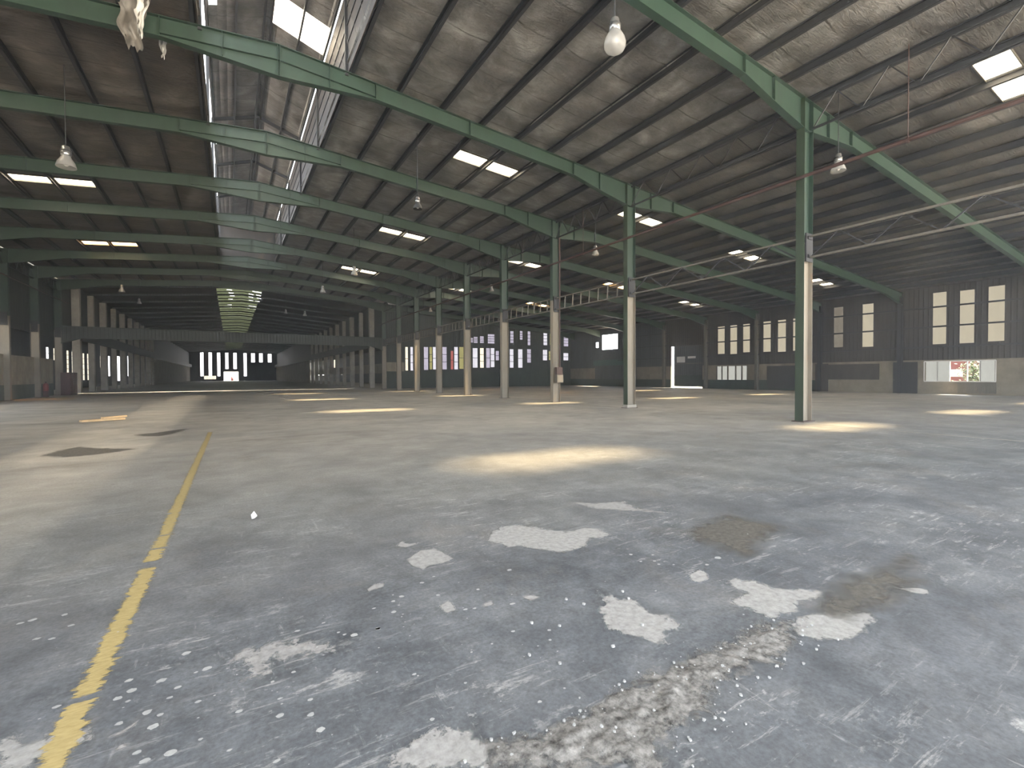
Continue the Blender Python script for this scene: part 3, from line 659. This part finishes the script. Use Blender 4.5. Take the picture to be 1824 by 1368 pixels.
def pane(axis, c, a, b, z, Z, mat, bars=0, mull=0, th=0.02, frame=None, label=None):
    NW[0] += 1
    if a > b: a, b = b, a
    bx = lambda d0, d1, a, b, z, Z: MB().box(d0, d1, a, b, z, Z) if axis == 'X' else MB().box(a, b, d0, d1, z, Z)
    w = struct(bx(c - th/2, c + th/2, a, b, z, Z), 'window_%d' % NW[0], M[mat])
    s = -1 if axis == 'X' else -1
    fr = M[frame] if frame else M['purlin']
    for k in range(bars):
        zz = z + (Z - z) * (k + 1) / (bars + 1)
        part(bx(c - .05, c + .03, a, b, zz - .03, zz + .03), 'crossbar', fr, w)
    for k in range(mull):
        aa = a + (b - a) * (k + 1) / (mull + 1)
        part(bx(c - .04, c + .03, aa - .02, aa + .02, z, Z), 'mullion', fr, w)
    if label: w['label'] = label
    return w
# --- right outer wall
RWU = [(13.73,14.53,3.82,7.75,'w_cream'),(12.17,12.97,3.8,7.68,'w_cream'),(10.61,11.44,3.84,7.73,'w_cream'),(20.71,21.45,3.95,7.5,'w_dim'),(18.43,19.23,3.87,7.5,'w_cream'),(27.2,27.96,3.85,6.9,'w_cream'),(25.7,26.48,3.78,6.9,'w_cream'),(24.2,25.02,3.83,6.9,'w_cream'),(32.32,33.16,3.85,6.85,'w_cream'),(30.85,31.65,3.78,6.85,'w_cream'),(29.4,30.16,3.9,6.85,'w_cream')]
RWL = [(14.26,14.92,'w_grey'),(13.54,14.21,'w_grey'),(11.06,11.80,'w_grey'),(32.65,33.22,'w_grey'),(31.97,32.59,'w_grey'),(31.04,31.84,'w_grey'),(30.33,30.91,'w_grey'),(29.7,30.21,'w_grey')]
DOORH = (35.1, 39.6, 0.0, 5.0)
hl = [(a, b, 1.0, 2.48) for a, b, m in RWL] + [(12.55, 13.49, 1.0, 2.48), (11.85, 12.5, 1.0, 2.48), DOORH]
BIG = [(48.9, 52.15, 5.25, 7.37), (52.89, 53.51, 5.6, 6.4)]
hu = [(a, b, z, Z) for a, b, z, Z, m in RWU] + BIG + [DOORH]
wr = struct(wall_boxes('X', XR, XR + .2, -6, YE, 0.0, 2.62, hl + [(-10, 22, -1, 9)] ), 'wall_right', M['plaster'])
part(wall_boxes('X', XR - .012, XR, 22.95, YE, 0.0, 1.0, [DOORH]), 'dado', M['dado'], wr, label='dark green painted dado')
part(wall_boxes('X', XR, XR + .2, -6, 22.0, 0.0, 2.62, hl), 'block_wall', M['plaster'], wr)
part(wall_boxes('X', XR + .05, XR + .14, -6, 40.5, 2.62, 8.3, hu), 'cladding', M['clad'], wr, label='dark brown sheet cladding')
part(wall_boxes('X', XR + .05, XR + .14, 40.5, YE, 2.62, 8.3, hu), 'cladding', M['bluegrey'], wr, label='blue grey sheet cladding')
part(MB().box(XR - .02, XR, 46.5, 54, 2.95, 3.75), 'painted_band', M['teal'], wr, label='teal band')
part(MB().box(XR - .02, XR, 45.3, 53.6, 1.0, 2.85), 'grey_panel', M['bluegrey'], wr)
for z in (3.55, 5.1, 6.6):
    part(MB().box(XR - .06, XR + .05, -6, 35.1, z, z + .12), 'side_rail', M['purlin'], wr)
    part(MB().box(XR - .06, XR + .05, 39.7, 48.8, z, z + .12), 'side_rail', M['purlin'], wr)
for a, b, z, Z, m in RWU:
    pane('X', XR + .1, a, b, z, Z, m, 0, 0)
for a, b, m in RWL: pane('X', XR + .1, a, b, 1.0, 2.48, m, 0, 0)
for i in range(1, 8):
    y = FY(i); mb = MB().box(XR - .42, XR - .40, y - .13, y + .13, 0, rz(XR) - .3).box(XR - .40, XR - .02, y - .006, y + .006, 0, rz(XR) - .3).box(XR - .02, XR, y - .13, y + .13, 0, rz(XR) - .3)
    o = struct(mb, 'wall_column', M['purlin'] if i in (2, 3) else M['galv']); del o['kind']
    tag(o, 'steel column standing against the right outer wall, %s from the camera' % ORD[i-1], 'column', 'columns against the right outer wall')
# window frame bars and the broken, open lights
f = MB()
for a in (15.0, 14.24, 13.51, 12.52, 11.83, 11.0): f.box(XR - .02, XR + .12, a - .03, a + .03, .98, 2.5)
f.box(XR - .02, XR + .12, 11.0, 15.0, 2.46, 2.54).box(XR - .05, XR + .12, 11.0, 15.0, .94, 1.0)
part(f, 'window_frame', M['white'], wr)
f = MB()
for a in (33.25, 32.62, 31.9, 30.95, 30.26, 29.66): f.box(XR - .02, XR + .12, a - .03, a + .03, .98, 2.5)
part(f, 'window_frame', M['dkbrown'], wr)
o = struct(MB().box(XR - .05, XR - .01, 17.95, 21.85, 1.08, 2.42), 'shutter_panel', M['dkbrown']); del o['kind']; tag(o, 'dark brown boarded-up window on the right wall beside a dark doorway', 'boarded window')
o = struct(MB().box(XR - .06, XR - .015, 24.4, 27.5, .2, 2.4), 'shutter_panel', M['black']); del o['kind']; tag(o, 'black boarded panel on the right wall under three cream lights', 'boarded window')
NDR = 0
d = struct(MB().box(XR - .04, XR - .012, 21.85, 22.95, 0, 2.5), 'door_1', M['dkbrown']); part(MB().box(XR - .07, XR - .04, 22.7, 22.75, 1.0, 1.15), 'door_handle', M['galv'], d)
d = struct(MB().box(XR - .04, XR - .012, 15.4, 17.0, 0, 2.5), 'door_2', M['black']); part(MB().box(XR - .07, XR - .04, 16.9, 16.95, 1.0, 1.15), 'door_handle', M['galv'], d)
# big sliding door left ajar, daylight along its edge
d = struct(MB().box(XR + .25, XR + .3, 35.0, 39.32, 0.16, 5.2), 'door_3', M['bluegrey'])
part(MB().box(XR + .23, XR + .25, 35.0, 39.15, 0.18, 1.5), 'kick_panel', M['dado'], d)
part(MB().box(XR + .22, XR + .24, 37.7, 38.9, 3.05, 3.75), 'patch_sheet', M['white'], d); part(MB().box(XR + .22, XR + .24, 36.2, 37.3, 3.5, 3.75), 'patch_sheet', M['white'], d)
part(MB().box(XR + .2, XR + .25, 35.0, 39.15, 2.85, 2.97), 'rail', M['galv'], d)
# three pale sheets leaning
o = struct(MB().box(XR - .10, XR - .03, 10.95, 13.0, .12, .92), 'grey_board', M['galv']); del o['kind']; tag(o, 'grey board leaning on the right wall under the open window', 'board')
# outside the open light
t = thing('bush', (49.2, 12.9, 0), 'sunlit green bush outside the open right window', 'bush')
rs = random.Random(2); lf = MB()
for _ in range(700):
    p = Vector((48.8 + rs.uniform(0, .9), 12.85 + rs.gauss(0, .38), 1.6 + rs.gauss(0, .6))); a = Vector((rs.gauss(0,1), rs.gauss(0,1), rs.gauss(0,1))).normalized(); b = a.orthogonal().normalized()
    lf.add([p, p + .1 * a + .05 * b, p + .2 * a, p + .1 * a - .05 * b], [(0,1,2,3)])
part(lf, 'foliage', M['leaf'], t); part(MB().tube((49.2, 12.9, -.06), (49.2, 12.9, 1.8), .05), 'stem', M['dkbrown'], t)
o = struct(MB().box(51, 56, 11.4, 16.5, -.06, 3.4), 'outbuilding', M['pink']); del o['kind']; part(MB().box(50.94, 51, 14.0, 15.0, 1.3, 1.9), 'window', M['white'], o); tag(o, 'low pink outbuilding seen through the open right window', 'building')

# --- end wall of the right aisle
EWL = [(19.46,19.81,2.3,5.35,'w_pale'),(20.14,20.49,2.3,5.37,'w_soft'),(21.98,22.58,2.38,5.42,'w_lav'),(22.77,23.14,2.45,5.44,'w_yel'),(23.24,23.69,2.45,5.45,'w_soft'),(24.61,25.24,2.46,5.49,'w_lav'),(25.83,26.2,2.46,4.99,'w_red'),(26.34,26.9,2.46,5.54,'w_soft'),(27.1,27.75,2.54,5.56,'w_yel'),(28.2,28.6,2.6,5.4,'w_pale'),(29.16,29.93,2.71,5.46,'w_soft'),(30.3,30.91,2.71,5.49,'w_pale'),(31.29,31.91,2.71,5.51,'w_lav'),(32.02,32.64,2.8,5.53,'w_soft'),(32.84,33.39,3.78,5.15,'w_lav'),(35.19,35.85,2.73,5.45,'w_soft'),(36.64,37.42,2.74,5.48,'w_soft'),(38.23,38.92,3.51,5.52,'w_lav'),(41.09,41.92,3.88,5.5,'w_soft'),(42.2,42.55,3.95,5.3,'w_yel'),(45.02,46.0,3.93,5.07,'w_soft')]
EWU = [(28.82,29.25,6.25,6.86,'w_lav'),(29.34,29.95,6.19,7.04,'w_lav'),(30.31,30.93,6.22,7.15,'w_lav'),(31.57,32.66,6.19,7.5,'w_lav'),(35.3,35.87,6.37,8.1,'w_lav'),(36.96,37.44,6.92,8.2,'w_lav'),(38.34,38.83,6.13,8.2,'w_lav'),(41.21,41.93,6.22,8.2,'w_soft'),(42.4,42.65,6.3,8.0,'w_yel'),(45.1,46.0,6.16,7.9,'w_lav')]
we = struct(wall_boxes('Y', YE, YE + .15, 19.2, XR + .25, 2.2, 10.6, [h[:4] for h in EWL + EWU]), 'wall_aisle_end', M['cladx'])
part(MB().box(16.7, 19.2, YE, YE + .15, 3.35, 10.6), 'cladding', M['cladx'], we)
part(MB().box(16.7, XR + .25, YE + .02, YE + .15, 0, 2.2), 'dado', M['dado'], we, label='dark green base wall')
part(MB().box(16.9, 19.3, YE - .05, YE, 2.2, 3.35), 'pale_panel', M['block'], we, label='cream wall panel')
part(MB().box(19.2, XR, YE - .06, YE, 5.65, 6.1), 'girder_rail', M['cladx'], we)
for k, (a, b, z, Z, m) in enumerate(EWL): pane('Y', YE + .08, a, b, z, Z, m, 2 if k % 2 else 1, 0)
for k, (a, b, z, Z, m) in enumerate(EWU): pane('Y', YE + .08, a, b, z, Z, m, 3, 0)
o = struct(MB().box(33.3, 43.0, YE - .75, YE - .1, 0, 2.55), 'storage_cabinet', M['dado'])
del o['kind']; tag(o, 'long dark green cabinet against the aisle end wall', 'cabinet')
for k in range(6): part(MB().box(33.4 + k * 1.6, 34.9 + k * 1.6, YE - .77, YE - .75, .1, 2.4), 'door', M['dado'], o)

# --- left side: cream panels between the columns, dark openings above, outer wall with tall lights
wl = struct(wall_boxes('X', XL - .25, XL - .1, 40, 57.2, 0, 3.25, []), 'wall_left', M['block'])
part(MB().box(XL - .1, XL - .085, 40, 57.2, 0, 1.08), 'dado', M['dadoleft'], wl, label='grey green painted dado')
part(MB().box(XL - .4, XL - .3, -6, 60, 5.3, 10.9), 'cladding', M['cladl'], wl, label='dark sheet cladding')
part(wall_boxes('X', XL - .4, XL - .3, -6, 40, 0, 5.3, [(-5, 1, -1, 4.6), (20, 39, 1.2, 4.8)]), 'cladding', M['cladl'], wl, label='dark sheet cladding')  # unseen openings added in the wall to bring daylight into the hall
LOW = [(75.84,76.47,4.17,5.58,'w_white',1),(81.26,82.44,3.96,5.48,'w_white',1),(84.1,85.38,3.91,5.49,'w_pale',1),(89.88,91.13,2.21,5.48,'w_pale',4),(92.35,93.69,2.15,5.43,'w_pale',4),(98.27,99.6,1.19,5.44,'w_pale',4),(100.97,102.39,1.18,5.47,'w_pale',4),(109.73,111.25,3.36,5.44,'w_pale',2),(116.23,118.06,1.85,5.69,'w_white',0),(124.2,127.69,0.91,5.99,'w_white',0),(135.81,138.42,1.88,6.44,'w_white',0)]
wo = struct(wall_boxes('X', -20.2, -20.0, 35, 224, 0, 7.2, [(a, b, z, Z) for a, b, z, Z, m, n in LOW]), 'wall_outer_left', M['cladl'])
for a, b, z, Z, m, n in LOW: pane('X', -20.1, a, b, z, Z, m, n, 0)
struct(MB().box(-20.3, XL - .4, 35, 224, 7.2, 7.3), 'ceiling', M['dkbrown'])['label'] = 'low dark lean-to roof on the left'
# --- far hall
ZF = .45
FA = APEX + ZF
fz = lambda x: FA - abs(x - XA) * SL
rs0 = [(XA - 2.8, XA + 2.1, 64.9, 213)]
o = struct(sheet(-14.4, 17.2, 60.5, YF + 1, lambda x: fz(x) + .2, rs0, [XA, -6, 8], [FY(i) for i in range(9, 38)], 0.0, 1, 1), 'ceiling', M['dkbrown']); o['label'] = 'dark roof of the far hall'
for xa, xb in ((-13.8, -2.5), (5.5, 17.0)):
    part(MB().bar((xa, 60.4, fz(xa)), (xb, 60.4, fz(xb)), .3, .5), 'step_flashing', M['dkbrown'], o)  # added bars closing the roof step so no sun strip lands on the floor
t = thing('ridge_skylight', (XA, 64.9, FA), 'long mossy green translucent strip along the far ridge', 'skylight')
mb = MB()
for a, b in ((XA - 2.8, XA), (XA, XA + 2.1)):
    mb.add([(a,64.9,fz(a)+.2),(b,64.9,fz(b)+.2),(b,213,fz(b)+.2),(a,213,fz(a)+.2)], [(0,1,2,3)])
part(mb, 'translucent_sheet', M['w_ridge'], t)
for k in range(50):
    y = 66.5 + k * 3.0; w = .12 + .1 * (k % 3 == 0)
    part(MB().bar((XA - 2.9, y, fz(XA - 2.9) + .12), (XA, y, FA + .12), w, .1).bar((XA, y, FA + .12), (XA + 2.2, y, fz(XA + 2.2) + .12), w, .1), 'batten', M['dkbrown'], t)
rs = random.Random(8)
for y in (68, 70.5, 73, 76, 82, 85):
    for x in (XA - 1.6, XA + .9, XA + 1.7):
        a = x + rs.uniform(-.2, .2); z = fz(a) + .17
        part(MB().add([(a,y,z),(a+.55,y+.3,fz(a+.55)+.17),(a+.55,y+.75,fz(a+.55)+.17),(a,y+.45,z)], [(0,1,2,3)]), 'clear_patch', M['w_white'], t, label='bright hole in the sheet')
for k, i in enumerate(range(10, 37, 1)):
    y = FY(i); mb = web_strip([XL - .1, XA, XC + .1], fz, lambda x: fz(x) - .22, y, .05)
    o = struct(mb, 'far_rafter', M['cladx']); del o['kind']
    tag(o, 'dark beam under the far hall roof, %s beyond the cross beam' % ORD[k], 'rafter', 'roof beams of the far hall')
# cross beam between the two halls
y9 = FY(9)
t = thing('cross_beam', (XA, y9, 6.3), 'dark green haunched beam crossing the main bay at the start of the far hall', 'beam')
bz = lambda x: 5.32 if XL + 1.6 < x < XC - 1.6 else 5.32 - .6 * (1 - min(abs(x - XL), abs(x - XC)) / 1.6)
bx = [XL + .2, XL + .8, XL + 1.6, XA, XC - 1.6, XC - .8, XC - .2]
part(web_strip(bx, lambda x: 6.3, bz, y9, .12), 'web', M['cladx'], t)
part(web_strip(bx, lambda x: 6.36, lambda x: 6.3, y9, .22), 'top_flange', M['dado'], t)
part(web_strip(bx, lambda x: bz(x), lambda x: bz(x) - .06, y9, .22), 'bottom_flange', M['dado'], t)
for k in range(9):
    x = XL + 2 + k * 3.2; part(MB().box(x - .03, x + .03, y9 - .2, y9 + .2, 5.32, 6.3), 'stiffener', M['cladx'], t)
def concrete(x, i, k, side):
    y = FY(i); w = .31 if i % 2 == 0 else .26
    o = struct(MB().box(x - w, x + w, y - w, y + w, 0, fz(x) - .24), 'concrete_column', M['conc']); del o['kind']
    tag(o, 'pale square concrete column of the far hall, %s on the %s side' % (ORD[k], side), 'column', 'pale concrete columns of the far hall')
for k, i in enumerate(range(10, 20)): concrete(XL, i, k, 'left'); concrete(XC, i, k, 'right')
for x, s, nm in ((XL + .45, 1, 'left'), (XC - .45, -1, 'right')):
    o = struct(MB().box(x - .06, x + .06, FY(10) - .5, YF, 5.35, 6.5), 'fascia_beam', M['cladl']); del o['kind']
    tag(o, 'dark fascia beam along the %s columns of the far hall' % nm, 'beam')
    ys0 = FY(19) if nm == 'left' else FY(20)
    w = struct(MB().box(x - s * .6 - .08, x - s * .6 + .08, ys0 - .6, YF, 0, 5.5), 'wall_far_' + nm, M['block'])
    part(MB().box(x - s * .85 - .05, x - s * .85 + .05, 60.6, YF, 6.4, 12), 'cladding', M['cladl'], w)
RFW = [(212.96,219.6,0.6,5.3,'w_lav'),(185.33,190.27,.1,3.8,'w_white'),(174.41,181.27,.1,3.7,'w_white'),(153.77,157.1,2.5,6.8,'w_pale'),(141.9,145.83,2,4.1,'w_grey'),(134.3,136.45,2.9,4,'w_grey')]
wfr = struct(wall_boxes('X', 28, 28.2, 60, 224, 0, 7.2, [(a, b, z, Z) for a, b, z, Z, m in RFW]), 'wall_outer_right', M['cladl'])
part(MB().box(27.9, 28.0, 75, 224, 2.2, 4.3), 'pale_band', M['block'], wfr); part(MB().box(27.9, 28.0, 60, 224, 0, 2.0), 'dado', M['dado'], wfr)
for a, b, z, Z, m in RFW: pane('X', 28.1, a, b, z, Z, m, 1)
struct(MB().box(17.2, 28.3, 60.6, 224, 7.2, 7.3), 'ceiling', M['dkbrown'])['label'] = 'low dark lean-to roof on the right'
FW = [(-10.3,-9.21,1.94,11.3),(-7.51,-6.43,2.15,11.3),(-4.61,-3.61,1.91,11.3),(-1.86,-.79,4.82,11.3),(.94,2.12,4.83,11.3),(4.57,5.63,1.87,11.3),(7.26,8.62,7.62,11.3),(10.2,11.48,7.65,11.3),(13.4,14.8,7.68,11.1)]
DF = (-2.44, 2.64, 0, 3.7)
wf = struct(wall_boxes('Y', YF, YF + .3, -14.4, 17.2, 0, 13, [h for h in FW] + [DF, (-9.1, -5.1, .7, 2.05)]), 'wall_far', M['bluegrey'])
for a, b, z, Z in FW: pane('Y', YF + .15, a, b, z, Z, 'w_white', 0, 0)
pane('Y', YF + .15, -9.1, -5.1, .7, 2.05, 'w_pale', 0, 3)
f = MB().box(-2.6, -2.44, YF - .1, YF + .3, 0, 3.8).box(2.64, 2.8, YF - .1, YF + .3, 0, 3.8).box(-2.6, 2.8, YF - .1, YF + .3, 3.7, 3.85)
d = struct(f, 'door_4', M['galv']); part(MB().box(-2.44, 2.64, YF + .1, YF + .15, 2.55, 2.65), 'transom', M['galv'], d)
o = struct(MB().box(-14, 16, 250, 252, 0, 7), 'yard_wall', M['w_white' if False else 'white']); tag(o, 'bright wall across the yard beyond the far doorway', 'wall', None, 'structure')
t = thing('drum', (.45, 226, 0), 'red drum standing outside the far doorway', 'drum')
part(MB().lathe([(0,0),(.5,0),(.5,.8),(.53,.83),(.5,.86),(.5,1.7),(0,1.7)], (.45, 226, 0), 16), 'body', M['brightred'], t, True)

# --- things along the left edge
t = thing('cabinet', (XL + .35, 58.7, 0), 'dark red steel cabinet against the left row before the far hall', 'cabinet')
part(MB().box(XL + .42, XL + 1.05, 57.0, 59.4, 0.0, 2.05), 'body', M['red'], t)
for a in (57.1, 58.25):
    d = part(MB().box(XL + 1.05, XL + 1.07, a, a + 1.05, .1, 2.0), 'door', M['red'], t)
    part(MB().box(XL + 1.07, XL + 1.10, a + .9, a + .94, .95, 1.15), 'handle', M['galv'], d)
t = thing('fire_extinguisher', (XL + .45, 52.7, 0), 'small red fire extinguisher at the foot of the cream left wall', 'fire extinguisher')
part(MB().lathe([(0,.5),(.17,.5),(.19,.55),(.19,1.0),(.12,1.12),(.05,1.16),(0,1.16)], (XL + .45, 52.95, 0), 14), 'cylinder', M['brightred'], t, True)
part(MB().lathe([(0,1.16),(.05,1.16),(.05,1.26),(0,1.26)], (XL + .45, 52.95, 0), 10), 'valve', M['black'], t)
part(MB().box(XL + .3, XL + .6, 52.8, 53.1, 0, .5), 'stand', M['red'], t)
# timber scrap and dirt on the floor
t = thing('timber_scrap', (-4.1, 22.6, 0), 'pale broken timber board lying in the sunlit strip on the left', 'board')
part(MB().bar((-4.55, 21.9, .05), (-3.45, 22.5, .05), .25, .07), 'board', M['board'], t); part(MB().bar((-4.0, 22.1, .12), (-3.4, 22.5, .14), .2, .06), 'splinter', M['board'], t)
t = thing('floor_scrap', (.53, 6.23, 0), 'small crumpled white paper scrap right of the yellow line', 'scrap')
vs = [(.20 + .035 * math.cos(a) * rs.uniform(.6, 1.2), 5.93 + .035 * math.sin(a) * rs.uniform(.6, 1.2), .006 + .05 * rs.random()) for a in [k * PI / 4 for k in range(8)]]
part(MB().add(vs + [(.20, 5.93, .09)], [(k, (k+1) % 8, 8) for k in range(8)] + [tuple(range(7, -1, -1))]), 'sheet', M['white'], t)

# ------------------------------------------------------------------ light
w = bpy.data.worlds.new('sky'); bpy.context.scene.world = w; w.use_nodes = True
bg = w.node_tree.nodes['Background']; bg.inputs[0].default_value = (0.90, 0.95, 1.0, 1); bg.inputs[1].default_value = SKY
sun = bpy.data.lights.new('sun', 'SUN'); sun.energy = SUN; sun.angle = math.radians(8); sun.color = (1.0, 0.86, 0.66)
so = bpy.data.objects.new('sun', sun); C.objects.link(so)
so.rotation_euler = Vector((-4.7, 2.55, -11.0)).to_track_quat('-Z', 'Y').to_euler()

# thin dust haze in the air of the hall
t = NT('dusty air'); vs = t.n('ShaderNodeVolumeScatter'); vs.inputs['Color'].default_value = (0.92, 0.96, 1.0, 1); vs.inputs['Density'].default_value = HAZE; vs.inputs['Anisotropy'].default_value = 0.35
t.l(vs.outputs[0], t.out.inputs['Volume'])
if HAZE:
    o = struct(MB().box(-13.835, XR + .8, -6.8, 60.3, -0.03, 17.0), 'dust_haze', t.m); tag(o, 'thin bluish dust haze hanging in the air of the hall', 'haze', None, 'stuff')

# ------------------------------------------------------------------ camera
F, YAW, PIT, ROLL = 837.76, .53853, -.01801, .00498
r0 = Vector((math.cos(YAW), -math.sin(YAW), 0)); f0 = Vector((math.sin(YAW) * math.cos(PIT), math.cos(YAW) * math.cos(PIT), math.sin(PIT))); u0 = r0.cross(f0)
rr = r0 * math.cos(ROLL) - u0 * math.sin(ROLL); uu = r0 * math.sin(ROLL) + u0 * math.cos(ROLL)
cam = bpy.data.cameras.new('camera'); cam.sensor_width = 36; cam.lens = F / 1824 * 36; cam.clip_end = 1000; cam.clip_start = .05
co = bpy.data.objects.new('camera', cam); C.objects.link(co)
mt = Matrix((rr, uu, -f0)).transposed().to_4x4(); mt.translation = Vector((0, 0, H)); co.matrix_world = mt
sc = bpy.context.scene; sc.camera = co
sc.view_settings.view_transform = 'Standard'; sc.view_settings.look = 'None'; sc.view_settings.gamma = 1; sc.view_settings.exposure = EXPO
sc.view_settings.use_curve_mapping = False
sc.cycles.max_bounces = 8; sc.cycles.diffuse_bounces = 5; sc.cycles.transparent_max_bounces = 12
